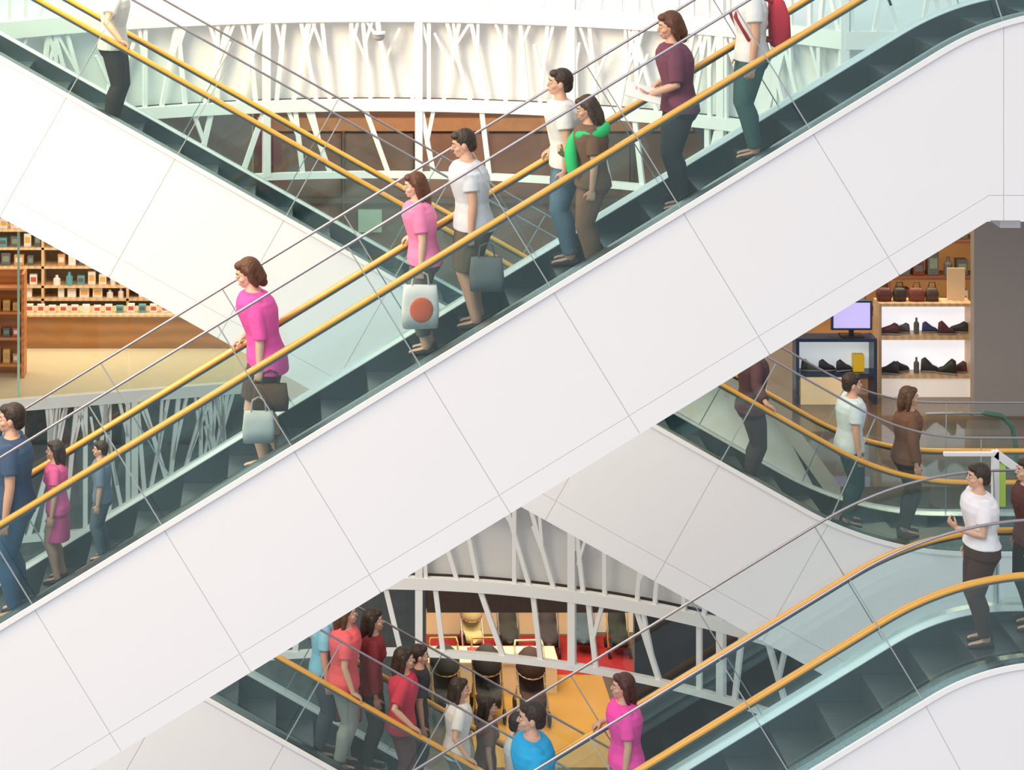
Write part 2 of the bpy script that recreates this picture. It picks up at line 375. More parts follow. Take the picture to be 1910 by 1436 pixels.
    def ribbon(s,xa,xb,o0,o1,y):
        pts=[(xa,)]+[(p[0],) for p in s.P if xa+.01<p[0]<xb-.01]+[(xb,)]
        lo=[s.off(x[0],o0) for x in pts]; hi=[s.off(x[0],o1) for x in pts]; g=G(); n=len(pts)
        g.add([(p.x,y,p.y) for p in lo]+[(p.x,y,p.y) for p in hi],[(i,i+1,i+1+n,i+n) for i in range(n-1)]); return g
    def stand(s,px,yo):
        x=at(px,0,s.Y+yo)[0]; q=min(s.steps,key=lambda q:abs(q[0]-x)); return V((q[0]+max(-.11,min(.11,x-q[0])),s.Y+yo,q[1]))
    def rail(s,x,far):
        i=min(range(len(s.P)),key=lambda j:abs(s.P[j][0]-x)); n=s.N[i]
        return V((x,s.Y+(s.W-.12 if far else .12),interp(s.P,x)+.71/n.y))
c2=lambda a,st,n:[a+st*i for i in range(n)]
E1=Esc('long white-clad escalator with amber handrails rising over the others',0,(-330,1367.6),(1879,18),(2300,18),150,
   [(-330,1742),(1845,411),(2300,411)],c2(-182,242,8),[1872],phase=.14)
E4=Esc('white-clad escalator with amber handrails reaching its upper landing',0,(700,1932),(1841,1235),(2400,1235),125,
   [(700,2306),(1815,1625),(2400,1625)],c2(754,242,5),[1950])
E2=Esc('white escalator descending behind, curving level at its lower landing',4.75,(-300,-64),(1644,1030),(2150,1030),170,
   [(-300,238),(1520,1250),(1664,1330),(2150,1330)],c2(-76,203,9),[1830])
E3=Esc('lower white escalator descending beside the pushchair shop',4.75,(172,1180),(1300,1814.4),(1500,1814.4),60,
   [(172,1478),(1300,2112),(1500,2112)],c2(330,203,5),[])
# ---------------------------------------------------------------- shoppers
def R1(E,b,dx,far,sg):
    x=b.x+dx; d=V((1,0,E.m))*sg
    return (E.rail(x,far),d)
PK=(.85,.10,.42)
b=E1.stand(30,.6); person('person in a navy top and jeans standing on the escalator',b,180,1.8,'m',(.05,.09,.17),.35,(.06,.13,.24),1,R=R1(E1,b,-.17,True,-1),vox=.0065,wide=1.35)
b=E1.stand(108,.75); person('small child in a pink dress holding on beside an adult',b,180,1.2,'f',(.80,.14,.36),.3,(.75,.12,.32),1,skirt=.52,hlen=.08,vox=.0065,wide=1.2)
b=E1.stand(192,.6); person('small child in a blue-grey top on the escalator',b,180,1.0,'m',(.16,.22,.30),.5,(.10,.14,.18),1,wide=1.25)
b=E1.stand(500,.82); e,t,_=person('woman in a magenta top and dark shorts gripping the handrail',b,180,1.78,'f',PK,.55,(.10,.075,.06),.42,hair=(.10,.035,.015),hlen=.02,
   L='bag',R=R1(E1,b,-.24,True,-1),lean=.11,feet=((.03,0),(-.1,0)),hp=18,vox=.0058,skin=1,hem=.80,wide=1.42)
bag('brown leather handbag held against a magenta top',t['L']+V((.10,-.02,.08)),.30,.22,.12,(.10,.06,.04),8,name='handbag')
bag('thin white carrier bag hanging below a brown handbag',t['L']+V((.0,-.12,-.12)),.26,.26,.1,(.62,.64,.64),5)
b=E1.stand(793,.8); e,t,_=person('girl in a pink top and dark trousers carrying a bag',b,180,1.54,'f',(.86,.24,.46),.4,(.16,.17,.17),.9,hair=(.10,.04,.02),hlen=.1,L='bag',R=R1(E1,b,-.15,True,-1),hp=8,vox=.0058,skin=1,wide=1.38,lean=.07)
bag('white plastic carrier bag with an orange-red print',t['L']+V((0,-.03,.05)),.30,.36,.12,(.82,.80,.80),6,print_=(.85,.16,.08))
b=E1.stand(885,.72); e,t,_=person('man in a pale grey-white shirt and khaki shorts',b,180,1.68,'m',(.66,.68,.74),.33,(.13,.11,.08),.5,L='bag',R=None,lean=.06,hp=14,vox=.006,wide=1.5)
bag('dark grey cloth bag held at the knee',t['L']+V((.14,0,.0)),.28,.28,.14,(.15,.17,.18),0,name='handbag')
b=E1.stand(1060,.95); person('man in a white shirt and blue jeans resting one hand',b,180,1.68,'m',(.74,.74,.74),.33,(.12,.2,.28),1,R=R1(E1,b,-.17,True,-1),vox=.0065,wide=1.35,lean=.06)
b=E1.stand(1125,.5); e,t,_=person('woman in a brown top with a green scarf and brown trousers',b,180,1.52,'f',(.16,.10,.07),.4,(.22,.12,.08),.95,hair=(.05,.02,.01),hlen=.12,L='bag',R='phone',hp=15,vox=.006,wide=1.4)
gs=G(); z0=b.z-.13
gs.tube([(b.x-.13,b.y-.10,z0+1.34),(b.x-.02,b.y-.19,z0+1.35),(b.x+.11,b.y-.11,z0+1.39),(b.x+.12,b.y+.06,z0+1.41),(b.x-.04,b.y+.12,z0+1.39),(b.x-.17,b.y+.03,z0+1.30),(b.x-.205,b.y-.06,z0+1.18),(b.x-.19,b.y-.12,z0+1.04)],[.04,.055,.05,.04,.04,.05,.06,.05],16)
o=mk('scarf',gs,cloth((.03,.50,.16)),None,'bright green scarf draped over a brown top','scarf',smooth=True); s_=o.modifiers.new('sub','SUBSURF'); s_.levels=2; s_.render_levels=2
b=E1.stand(1278,.85); e,t,_=person('woman in a dark plum top and black trousers with papers',b,180,1.7,'f',(.16,.05,.09),.5,(.03,.035,.045),1,hair=(.09,.03,.015),hlen=.04,L='carry',R=R1(E1,b,-.2,True,-1),hp=10,vox=.006,wide=1.35,lean=.06)
g=G(); c=t['L']; g.bar(c+V((-.14,-.02,.05)),c+V((.16,-.05,-.03)),.22,.006,(0,-.5,1)); mk('paper_sheet',g,mat('white_paper',(.85,.85,.83),.7),None,'white open leaflet held in one hand','paper')
b=E1.stand(1403,.62); e,t,fn=person('shopper in a white top and dark teal trousers',b,180,1.66,'m',(.76,.76,.78),.33,(.05,.12,.12),1,L=None,R=None,vox=.0065,wide=1.25)
e=root('backpack','red backpack worn over a white top','bag',fn(V((-.2,0,1.0)))); g=G(); g.secs([(.98,-.23,0,.06,.13),(1.02,-.24,0,.085,.15),(1.25,-.23,0,.085,.15),(1.38,-.21,0,.06,.12),(1.42,-.2,0,.03,.08)],24,.6); g.xf(fn); mk('pack_body',g,cloth((.55,.04,.07)),e,smooth=True)
for y in(-.09,.09):
    g=G(); g.tube([(-.15,y,1.38),(-.0,y,1.45),(.11,y,1.41),(.17,y*1.1,1.25),(.07,y*2,1.06),(-.16,y,1.04)],.017,8); g.xf(fn); mk('shoulder_strap',g,cloth((.3,.03,.04)),e,smooth=True)
b=E2.stand(205,.6); person('man in a white shirt and black trousers, hand on the rail',b,0,1.74,'m',(.80,.78,.74),.35,(.045,.035,.035),1,R=R1(E2,b,.17,False,1),wide=1.3)
b=E2.stand(1392,.7); person('shopper in dark maroon clothes gripping the handrail',b,0,1.66,'f',(.10,.05,.06),.9,(.07,.06,.07),1,hlen=.1,R=R1(E2,b,.1,False,1),wide=1.4)
b=E2.stand(1598,.6); person('man in a pale blue-white shirt and dark teal trousers',b,0,1.6,'m',(.62,.74,.78),.35,(.03,.09,.10),1,wide=1.35)
b=E2.stand(1690,.75); person('woman in a brown jacket near the lower landing',b,0,1.56,'f',(.17,.09,.06),.9,(.06,.06,.06),1,hlen=.08,hair=(.08,.04,.02),wide=1.35)
for u,yo,lb,H,sx,sh_,pt,hl,kw in (
  (598,.75,'shopper in a light blue top descending',1.72,'m',(.25,.55,.72),(.08,.08,.1),0,{}),
  (655,.45,'woman in a coral red top with pale trousers',1.74,'f',(.75,.13,.15),(.42,.38,.35),.1,dict(L='bag',hair=(.08,.03,.02),wide=1.4)),
  (690,.88,'shopper in a dark red jacket looking ahead',1.72,'f',(.30,.05,.06),(.09,.08,.08),.08,dict(sleeve=.9)),
  (748,.5,'woman in a crimson top gripping the handrail',1.68,'f',(.58,.04,.08),(.16,.05,.05),.12,dict(sleeve=.45,wide=1.35)),
  (792,.9,'man in a charcoal shirt among other riders',1.55,'m',(.06,.06,.07),(.05,.05,.06),0,{}),
  (852,.5,'shopper in a white blouse with dark hair',1.58,'f',(.74,.72,.72),(.2,.16,.14),.1,dict(wide=1.3)),
  (905,.88,'woman in a brown top beside a white blouse',1.45,'f',(.22,.12,.09),(.1,.08,.08),.1,{}),
  (962,.6,'shopper in a pale grey shirt near the shop front',1.62,'m',(.66,.68,.70),(.1,.1,.12),0,dict(wide=1.3))):
    b=E3.stand(u,yo); e,t,_=person(lb,b,0,H,sx,sh_,kw.pop('sleeve',.38),pt,1,hlen=hl,R=R1(E3,b,.15,False,1) if yo<.55 else None,**kw)
    if u==655: bag('red carrier bag held low beside a coral top',t['L'],.3,.3,.12,(.5,.03,.05))
b=E4.stand(1000,.7); person('man in a bright blue T-shirt riding down',b,180,1.86,'m',(.03,.36,.68),.35,(.1,.1,.12),1,R=R1(E4,b,-.17,True,-1),vox=.0065,wide=1.45)
b=E4.stand(1172,.85); person('girl in a hot pink top reaching for the handrail',b,180,1.56,'f',(.85,.08,.40),.4,(.2,.2,.25),1,hair=(.07,.02,.015),hlen=.06,R=R1(E4,b,-.22,True,-1),vox=.0065,wide=1.4)
b=E4.stand(1832,.75); e,t,_=person('person in a white top and black trousers stepping on',b,180,1.54,'m',(.80,.78,.85),.35,(.06,.035,.03),1,L='phone',vox=.0065,wide=1.4,hem=.95)
b=E4.stand(1922,.95); person('shopper in dark maroon clothing on the landing',b,180,1.46,'f',(.10,.04,.04),.6,(.03,.03,.03),1,hlen=.1,vox=.0065,wide=1.3)
# ---------------------------------------------------------------- building shell
L2,L1,L0=10.63,4.80,-1.03
RC=V((1.05,2.5)); RR=6.5
def arc(deg,r=RR): a=math.radians(deg); return (RC.x+r*math.sin(a),RC.y+r*math.cos(a))
def polyslab(name,out,ztop,zb,m,label):
    g=G(); k=len(out)
    g.add([(x,y,zb) for x,y in out]+[(x,y,ztop) for x,y in out],[tuple(range(k-1,-1,-1)),tuple(range(k,2*k))]+[(i,(i+1)%k,(i+1)%k+k,i+k) for i in range(k)])
    return mk(name,g,m,None,label,'floor',kind='structure')
def arcpts(a0,a1,n=40): return [arc(a0+(a1-a0)*i/n,RR+.14) for i in range(n+1)]
A52=arc(52,RR+.14)
polyslab('floor',arcpts(-47,52)+[(16,A52[1]),(16,22),(-9,22),(-9,arc(-47,RR+.14)[1])],L2-.02,L2-1.05,M_fascia,'white upper gallery floor slab with curved edge')
a1=arc(52,RR+.14)
polyslab('floor',arcpts(-14,52)+[(a1[0]+.05,a1[1]+.6),(7.2,22),(-.5,22),(-.5,13.0)],L1-.02,L1-1.05,M_fascia2,'middle gallery floor slab with curved edge, white darkened by painted shade')
M_floorL=mat('cream_stone_floor',(.74,.66,.46),.2,var=.05)
polyslab('floor',[(-9,13.0),(-3.72,12.85),(-.55,13.68),(-.55,17),(-9,17)],L1,L1-.1,M_floorL,'polished cream stone gallery floor')
g=G(); g.box(-9,16,8,22,L0-.3,L0); mk('floor',g,mat('dark_brown_floor',(.12,.09,.08),.3),None,'dark brown lower floor','floor',kind='structure')
xf=at(880,0,15.5)[0]
g=G(); g.box(xf,5.0,14.4,17.7,L0,L0+.02); mk('floor',g,mat('golden_timber_floor',(.55,.29,.06),.22,var=.12,scale=1.5),None,'golden timber shop floor','floor',kind='structure')
g=G(); g.box(6.25,16,7.0,22,5.2,5.5); mk('floor',g,mat('glossy_stone_floor',(.15,.10,.075),.05,var=.15,scale=2),None,'glossy brown stone landing floor','floor',kind='structure')
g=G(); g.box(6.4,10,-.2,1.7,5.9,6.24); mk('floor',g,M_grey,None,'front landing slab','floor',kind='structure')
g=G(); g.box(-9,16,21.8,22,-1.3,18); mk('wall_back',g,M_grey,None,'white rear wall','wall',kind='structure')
g=G(); g.box(-9,16,16,16.2,L2,18); mk('wall_upper',g,M_white2,None,'white upper gallery wall','wall',kind='structure')
r=root('shop_front','warm brown glazed shop front under the curved gallery','shop front',(2.5,16,L1))
g=G(); g.box(-.55,6.2,16.05,16.25,L1,L2-1.05); mk('back_panel',g,mat('dark_brown_panel',(.16,.09,.06),.5,var=.3,scale=2),r)
for z,c,h in((8.0,(.46,.23,.10),.2),(8.55,(.30,.16,.10),.35),(6.9,(.14,.11,.09),.08)):
    g=G(); g.box(-.5,6.15,15.92,16.05,z,z+h); mk('fascia_band',g,mat('brown_band%d'%int(z*10),c,.4,var=.2),r)
for i in range(6):
    x=-.3+1.1*i; g=G(); g.box(x,x+.04,15.9,16.05,L1,8.0); mk('mullion',g,mat('bronze_mullion',(.2,.12,.08),.3,.5),r)
    g=G(); g.box(x+.05,x+1.09,16.0,16.04,5.0,7.95); mk('window_pane',g,mat('smoky_glass%d'%(i%3),[(.25,.14,.10),(.20,.135,.10),(.28,.15,.10)][i%3],.08,var=.55,scale=1.2),r)
g=G(); x0,z1=at(668,390,15.98); x1,z0=at(712,432,15.98); g.box(x0,x1,15.93,15.98,z0,z1); mk('poster',g,mat('pale_green_poster',(.40,.52,.40),.4,emit=.15),r,'pale green lit poster')
MD=mat('charcoal_wall',(.07,.062,.068),.4,var=.3,scale=3)
MT=mat('dark_teal_wall',(.14,.165,.155),.35,var=.4)
g=G(); g.box(-9,1.98,14.2,14.35,L0,L1-1.05); mk('wall_left',g,MT,None,'dark lower storey wall','wall',kind='structure')
g=G(); g.box(-9,-.5,14.36,14.45,3.6,L1-.1); mk('trim_2',g,MT,None,'dark bulkhead below the cream floor','trim',kind='structure')
g=G(); g.box(5.0,16,14.2,14.35,L0,L1-1.05); mk('wall_right',g,MD,None,'charcoal lower storey wall','wall',kind='structure')
g=G(); g.box(1.99,4.99,14.15,14.4,1.34,L1-1.05); mk('trim_1',g,mat('dark_brown_header',(.13,.075,.05),.4,var=.2),None,'dark brown shop header','trim',kind='structure')
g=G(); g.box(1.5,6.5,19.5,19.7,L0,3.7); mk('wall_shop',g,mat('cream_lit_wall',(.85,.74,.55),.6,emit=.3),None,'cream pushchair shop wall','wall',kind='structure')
# ---- lattice screens
def bars(rng,w,zones):
    o=[]
    for (zb,zt,n,fork,wd) in zones:
        h=zt-zb; rlean=.0
        for i in range(n):
            s=w*(i+.5+rng.uniform(-.25,.25))/n; ln=rng.choice((-.30,-.2,-.1,.0,.0,.1,.2,.30))*h
            if fork:
                k=rng.uniform(.45,.8); m=(s+ln*k,zb+h*k); o.append((s,zb,s+ln,zt,wd))
                d=rng.uniform(.07,.14)*rng.choice((-1,1)); o.append((*m,m[0]+ln*(1-k)+d,zt,wd*.75))
                if rng.random()<.4:
                    k2=k*rng.uniform(.5,.8); o.append((s+ln*k2,zb+h*k2,s+ln*k2-d*1.4,zb+h*min(1,k2+.4),wd*.65))
            else:
                ln*=1.2; o.append((s,zb,s+ln,zt,wd))
                if rng.random()<.55: t=rng.uniform(.3,.6); o.append((s+ln*t,zb+h*t,s+ln*t+rng.choice((-1,1))*rng.uniform(.06,.16),zt,wd*.8))
    cl=lambda s:min(max(s,.03),w-.03)
    return [(cl(s0),z0,cl(s1),z1,wd) for s0,z0,s1,z1,wd in o]
def screen(fn,s0,s1,rails,zones,seed,label,m=M_lat,nseg=6):
    rng=random.Random(seed); w=s1-s0
    p=fn(s0+w/2)[0]; zb=min(r[0] for r in rails); r=root('lattice_screen',label,'railing screen',(p.x,p.y,zb),group='white branch-pattern gallery screens')
    g=G()
    for z,h,t in rails:
        for i in range(nseg):
            a,n=fn(s0+w*i/nseg); b,_=fn(s0+w*(i+1)/nseg+.002); g.bar((a.x,a.y,z),(b.x,b.y,z),h,t,(n.x,n.y,0))
    zt=max(q[0] for q in rails); a,n=fn(s0); g.bar((a.x,a.y,zb),(a.x,a.y,zt),.09,.09,(n.x,n.y,0)); mk('frame',g,m,r)
    g=G()
    for a0,z0,a1,z1,wd in bars(rng,w,zones):
        p,n=fn(s0+a0); q,_=fn(s0+a1); g.bar((p.x,p.y,z0),(q.x,q.y,z1),wd,.05,(n.x,n.y,0))
    mk('branches',g,m,r)
SE=RR*math.radians(52)
def arcfn(s):
    if s>SE:
        p,_=arcfn(SE); return p+V((s-SE,0)),V((0,1))
    a=s/RR; p=V((RC.x+RR*math.sin(a),RC.y+RR*math.cos(a))); return p,V((math.sin(a),math.cos(a)))
PW=1.87; sref=-1.34+1.87
UR=[(L2,.20,.10),(9.51,.14,.1),(8.66,.08,.08),(11.75,.06,.08)]; UZ=[(9.55,L2-.08,8,True,.048),(8.69,9.46,3,False,.06),(L2+.08,11.73,8,True,.045)]
for i in range(-3,4):
    a=sref+PW*i; b=a+PW
    if a<SE<b: b=SE
    screen(arcfn,a,b,UR,UZ,i+30,'white branching lattice screen hung on the upper gallery edge')
    if b==SE: break
for i in range(3):
    a=SE+PW*i; screen(arcfn,a+.001,a+PW,UR,UZ,i+90,'white branching lattice screen on the straight gallery edge',nseg=1)
for i in range(-1,3):
    a=sref+PW*i; screen(arcfn,a,a+PW,[(L1,.20,.10),(3.68,.14,.1),(2.83,.08,.08)],[(3.72,L1-.08,6,True,.05),(2.86,3.63,3,False,.06)],i+43,'white branching lattice screen hung on the middle gallery edge')
pa,pb=V((-3.72,12.75)),V((-.84,13.55)); dv=(pb-pa).normalized(); nv=V((-dv.y,dv.x))
def linfn(s): return pa+dv*s, nv
M_latg=mat('pale_grey_lattice',(.80,.82,.80),.5)
for i,(a,b) in enumerate(((-3.2,-1.6),(-1.6,0),(0,1.6),(1.6,3.2))):
    screen(linfn,a,b,[(L1-.04,.16,.10),(2.9,.1,.08)],[(2.93,L1-.06,6,True,.06),(2.93,L1-.06,4,True,.05)],i+71,'pale branching lattice screen below the shop gallery',m=M_latg,nseg=1)
r=root('glass_balustrade','clear glass balustrade with a green edge by the shop','balustrade',(-3.0,12.95,L1))
pa2=pa+nv*.22
for a,b in((-3,-.02),(0,1.55),(1.58,3.1)):
    p=pa2+dv*a;q=pa2+dv*b; g=G(); g.add([(p.x,p.y,L1),(q.x,q.y,L1),(q.x,q.y,L1+1.1),(p.x,p.y,L1+1.1)],[(0,1,2,3)]); mk('glass_panel',g,M_gl2,r)
p=pa2; g=G(); g.box(p.x-.015,p.x+.015,p.y-.02,p.y+.02,L1,L1+2.3); mk('post',g,mat('green_glass_edge',(.35,.6,.45),.2),r)
x,z=at(708,72,8.5); r=root('dome_camera','small white dome security camera on the gallery fascia','camera',(x,8.75,z))
g=G(); g.ell((x,8.72,z),(.075,.06,.06)); mk('dome',g,mat('grey_dome',(.35,.35,.37),.15),r,smooth=True)
g=G(); g.tube([(x,8.72,z+.05),(x,8.72,z+.12),(x,9.0,z+.12)],.03); g.tube([(x,8.72,z+.02),(x,8.72,z+.06)],.08,18,False); mk('mount',g,M_white2,r,smooth=True)
# ---------------------------------------------------------------- left shop
def shelfunit(name,label,cat,x0,x1,y0,y1,z0,z1,levels,m,back=None,mb=None,group=None,vert=()):
    r=root(name,label,cat,((x0+x1)/2,(y0+y1)/2,z0),group=group)
    for x in(x0,x1-.04,*vert):
        g=G(); g.box(x,x+.04,y0,y1,z0,z1); mk('side_panel',g,m,r)
    for z in levels: g=G(); g.box(x0+.04,x1-.04,y0,y1-.03,z-.035,z); mk('shelf',g,m,r)
    g=G(); g.box(x0+.04,x1-.04,y1-.03,y1,z0,z1); mk('back_panel',g,mb or m,r)
    return r
YS=16.1; YCt=15.5
zl=[at(0,v,YS)[1] for v in(557,533,497,462,428)]
shelfunit('shelving_unit','long lit wooden wall shelving filled with packaged goods','shelves',-5.1,-1.2,YS,YS+.5,L1,zl[-1]+.5,zl,M_woodl,mb=mat('olive_shelf_back',(.30,.24,.14),.6,emit=.04),vert=(-3.8,-2.5))
r=root('display_counter','low honey-wood counter with a plank front','counter',(-2.4,YCt+.2,L1)); zct=at(0,590,YCt)[1]
g=G(); g.box(-5.1,-.7,YCt,YCt+.45,L1,zct); mk('counter_body',g,M_wood,r,bevel=.01)
g=G(); g.box(-5.15,-.65,YCt-.05,YCt+.5,zct,zct+.04); mk('counter_top',g,M_woodl,r,bevel=.008)
pal=[(.78,.76,.72),(.10,.35,.42),(.75,.72,.66),(.55,.10,.06),(.12,.12,.13),(.7,.42,.1),(.82,.82,.8),(.2,.28,.2),(.6,.3,.12),(.16,.04,.03)]
PM=[mat('carton%d'%i,c,.5,var=.15,scale=25) for i,c in enumerate(pal)]
rng=random.Random(5)
def carton(x,y,z,w,d,h,mi,group,kind):
    if kind:
        q=G(); q.tube([(x,y,z),(x,y,z+h*.65),(x,y,z+h*.78),(x,y,z+h)],[w*.4,w*.4,w*.16,w*.16],10,False); mk('bottle',q,PM[mi],None,'small bottle standing on a shop shelf','bottle',group,smooth=False)
    else:
        r=mk('product_box',G().box(x-w/2,x+w/2,y,y+d,z,z+h),[PM[mi]],None,'small packaged box standing on a shop shelf','box',group,bevel=.004)
        mk('label_panel',G().box(x-w*.35,x+w*.35,y-.003,y,z+h*.3,z+h*.75),PM[(mi+3)%9] if mi!=9 else PM[4],r)
for li,z in enumerate(zl):
    x=-5.0
    while x<-1.35:
        w=rng.uniform(.09,.17)
        if abs(x+3.78)>.13 and abs(x+2.48)>.13 : carton(x+w/2,YS+.06,z+.002,w*.9,.1,rng.uniform(.12,.2),rng.choice((0,0,2,6,6,2,1,4,8)),'goods on the wall shelving',rng.random()<.25)
        x+=w+.04
x=-4.6
while x<-.9:
    carton(x,YCt+.05,zct+.042,.11,.08,.1+.03*rng.random(),rng.choice((0,1,6,0)),'small boxes on the counter',False); x+=.17
xx0,xx1=-4.6,at(42,0,13.7)[0]
shelfunit('bookcase','orange-brown wooden bookcase with small goods','bookcase',xx0,xx1,13.9,14.25,L1,at(0,512,13.9)[1],[5.0,5.38,5.75,6.1],mat('orange_wood',(.62,.22,.05),.4,var=.15,wave=('Z',3,3)))
for z in(5.0,5.38,5.75):
    for k in range(5): carton(xx1-.12-.14*k,13.95,z+.002,.1,.1,rng.uniform(.12,.24),rng.choice((3,4,8,5)),'goods in the bookcase',False)
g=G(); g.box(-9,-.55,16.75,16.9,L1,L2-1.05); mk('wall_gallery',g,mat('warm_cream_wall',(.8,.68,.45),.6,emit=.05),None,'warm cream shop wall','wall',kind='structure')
g=G(); g.box(-9,-.56,15.3,15.4,7.1,L2-1.06); mk('trim_3',g,mat('taupe_bulkhead',(.20,.14,.11),.4,var=.25,scale=2),None,'taupe bulkhead above the shop opening','trim',kind='structure')
# ---------------------------------------------------------------- right shop
FZ=5.5; YR=10.5
def bx(u0,u1,v0,v1,y): x0,z1=at(u0,v0,y); x1,z0=at(u1,v1,y); return x0,x1,z0,z1
x0,x1,z0,z1=bx(1640,1815,565,700,YR)
r=root('shoe_cabinet','light wood display cabinet with two white lit niches of shoes','cabinet',((x0+x1)/2,YR+.2,FZ))
Mlit=mat('white_lit_niche',(.86,.87,.93),.5,emit=.75)
zz=[at(0,v,YR)[1] for v in(566,626,634,700)]
for a,b in((zz[0]-.04,zz[0]),(zz[2],zz[1]),(zz[3]-.04,zz[3])): mk('shelf',G().box(x0+.03,x1-.03,YR,YR+.3,a,b),M_woodl,r)
for x in(x0,x1-.03): mk('side_panel',G().box(x,x+.03,YR-.005,YR+.3,FZ,zz[0]),M_woodl,r)
mk('back_panel',G().box(x0+.03,x1-.03,YR+.27,YR+.3,FZ,zz[0]-.05),Mlit,r)
mk('base_panel',G().box(x0+.03,x1-.03,YR+.03,YR+.27,FZ,zz[3]-.05),mat('glossy_base_glow',(.75,.68,.62),.15,emit=.45),r)  # base panel glow imitates its bright white reflection
def shopshoe(x,y,z,c,L=.26,yaw=0,grp='shoes in the lit cabinet',hi=1.):
    e=root('shoe','dark sports shoe standing in a lit display niche','shoe',(x,y,z),group=grp); rz=Matrix.Rotation(math.radians(yaw),3,'Z'); fn=lambda v:V((x,y,z))+rz@(v*(L/.26))
    q=G(); rs=[]
    for t,w,hh in((-.13,.02,.06),(-.12,.034,.145*hi),(-.07,.038,.17*hi),(-.02,.038,.13*hi),(.04,.042,.085),(.1,.04,.06),(.13,.02,.03)): rs.append([V((t,w*math.cos(b),.02+hh*.5*(1+math.sin(b)))) for b in [2*math.pi*j/12 for j in range(12)]])
    q.rings(rs); q.xf(fn); mk('shoe_upper',q,mat('shoe%d'%int(c[0]*100+c[2]*10),c,.5),e,smooth=True)
    q=G(); rs=[[V((t,w*math.cos(b),.012+.012*math.sin(b))) for b in [2*math.pi*j/12 for j in range(12)]] for t,w in((-.135,.02),(-.12,.038),(-.03,.036),(.06,.045),(.13,.03),(.14,.01))]
    q.rings(rs); q.xf(fn); mk('shoe_sole',q,mat('shoe_sole_rubber',(.3,.3,.32),.6),e,smooth=True)
for zs in(zz[1],zz[3]):
    n=6
    for k in range(n):
        xx=x0+.14+(x1-x0-.28)*k/(n-1); c=rng.choice(((.04,.04,.05),(.05,.06,.2),(.12,.04,.05),(.03,.03,.03),(.10,.10,.12)))
        if k in(2,) : carton(xx,YR+.12,zs+.001,.09,.06,.2,4,'flasks between the shoes',True)
        else: shopshoe(xx,YR+.06+.1*(k%2),zs,c,rng.uniform(.2,.26),rng.choice((0,25,155,165)),hi=rng.choice((.85,1,1.15)))
hc=[(.12,.03,.03),(.04,.03,.03),(.2,.05,.04),(.08,.05,.04)]
for k,(xx,w) in enumerate(((.1,.09),(.3,.08),(.52,.1),(.72,.08))):
    xx+=x0; e=root('handbag','dark shop handbag standing on a cabinet','bag',(xx,YR+.15,zz[0]),group='handbags on the cabinet')
    q=G(); z=zz[0]; q.secs([(z,xx,YR+.15,w,.06),(z+.1,xx,YR+.15,w*1.1,.06),(z+.17,xx,YR+.15,w*.8,.03)],20,.5); mk('bag_body',q,mat('hb%d'%k,hc[k],.4),e,smooth=True)
    q=G(); q.tube([(xx-.05,YR+.15,z+.16),(xx-.035,YR+.15,z+.24),(xx+.035,YR+.15,z+.24),(xx+.05,YR+.15,z+.16)],.008,8); mk('bag_handle',q,mat('hb%d'%k,hc[k],.4),e,smooth=True)
a,b,c,d=bx(1767,1800,500,556,YR+.2); mk('card_sign',G().box(a,b,YR+.2,YR+.22,zz[0],d),mat('beige_card',(.75,.55,.35),.6,emit=.15),None,'plain beige card sign standing on the cabinet','sign')
x0,x1,z0,z1=bx(1485,1636,632,770,YR-.3); Yb=YR-.3
r=root('display_case','dark blue framed display case with shoes and a yellow box','cabinet',((x0+x1)/2,Yb+.2,FZ)); Mb=mat('navy_frame',(.02,.045,.10),.3)
zm=at(0,697,Yb)[1]
for x in(x0,x1-.04): mk('frame_side',G().box(x,x+.04,Yb,Yb+.3,FZ,z1),Mb,r)
for z in(z1-.04,zm-.04): mk('shelf',G().box(x0+.04,x1-.04,Yb,Yb+.28,z,z+.04),Mb,r)
mk('back_panel',G().box(x0+.04,x1-.04,Yb+.26,Yb+.29,zm,z1-.04),mat('case_glow_back',(.7,.76,.8),.5,emit=.5),r)  # pale back panel with a glow of its own
mk('front_panel',G().box(x0+.06,x1-.3,Yb+.0,Yb+.03,FZ,zm-.05),mat('cream_lit_panel',(.85,.62,.35),.5,emit=.3),r)
for k in range(3): shopshoe(x0+.2+.22*k,Yb+.12,zm,(.04,.05,.06),.22,10*k,'shoes in the blue case')
a=at(1605,0,Yb)[0]; mk('product_box',G().box(a-.07,a+.07,Yb+.08,Yb+.18,zm,zm+.22),mat('bright_yellow_card',(.9,.6,.03),.5),None,'bright yellow box inside the blue display case','box',bevel=.005)
a,b,c,d=bx(1555,1623,565,612,Yb+.1); r=root('monitor','flat black monitor showing a plain lavender screen','monitor',((a+b)/2,Yb+.15,z1))
mk('screen',G().box(a,b,Yb+.1,Yb+.11,c,d),mat('lavender_screen',(.5,.45,.85),.2,emit=.7),r); mk('housing',G().box(a-.03,b+.03,Yb+.11,Yb+.15,c-.03,d+.03),Mb,r,bevel=.008)
mk('stand',G().box((a+b)/2-.03,(a+b)/2+.03,Yb+.12,Yb+.15,z1+.015,c).box((a+b)/2-.14,(a+b)/2+.14,Yb+.03,Yb+.25,z1,z1+.015),mat('black_plastic',(.02,.02,.02),.4),r)
mk('wall_shop',G().box(6.3,9.6,13.0,13.15,FZ,9.4),mat('dark_amber_shop_wall',(.16,.07,.035),.6,var=.4,scale=3,emit=.03),None,'warm dark amber shop wall','wall',kind='structure')
shelfunit('shelving_unit','dark shelving with warm lit goods against the amber wall','shelves',6.9,9.5,12.4,12.85,FZ,8.9,[6.1,6.6,7.1,7.6,8.1],mat('walnut_shelf',(.20,.08,.035),.4),mb=mat('amber_lit_back',(.70,.33,.10),.5,emit=.25),vert=(8.2,))
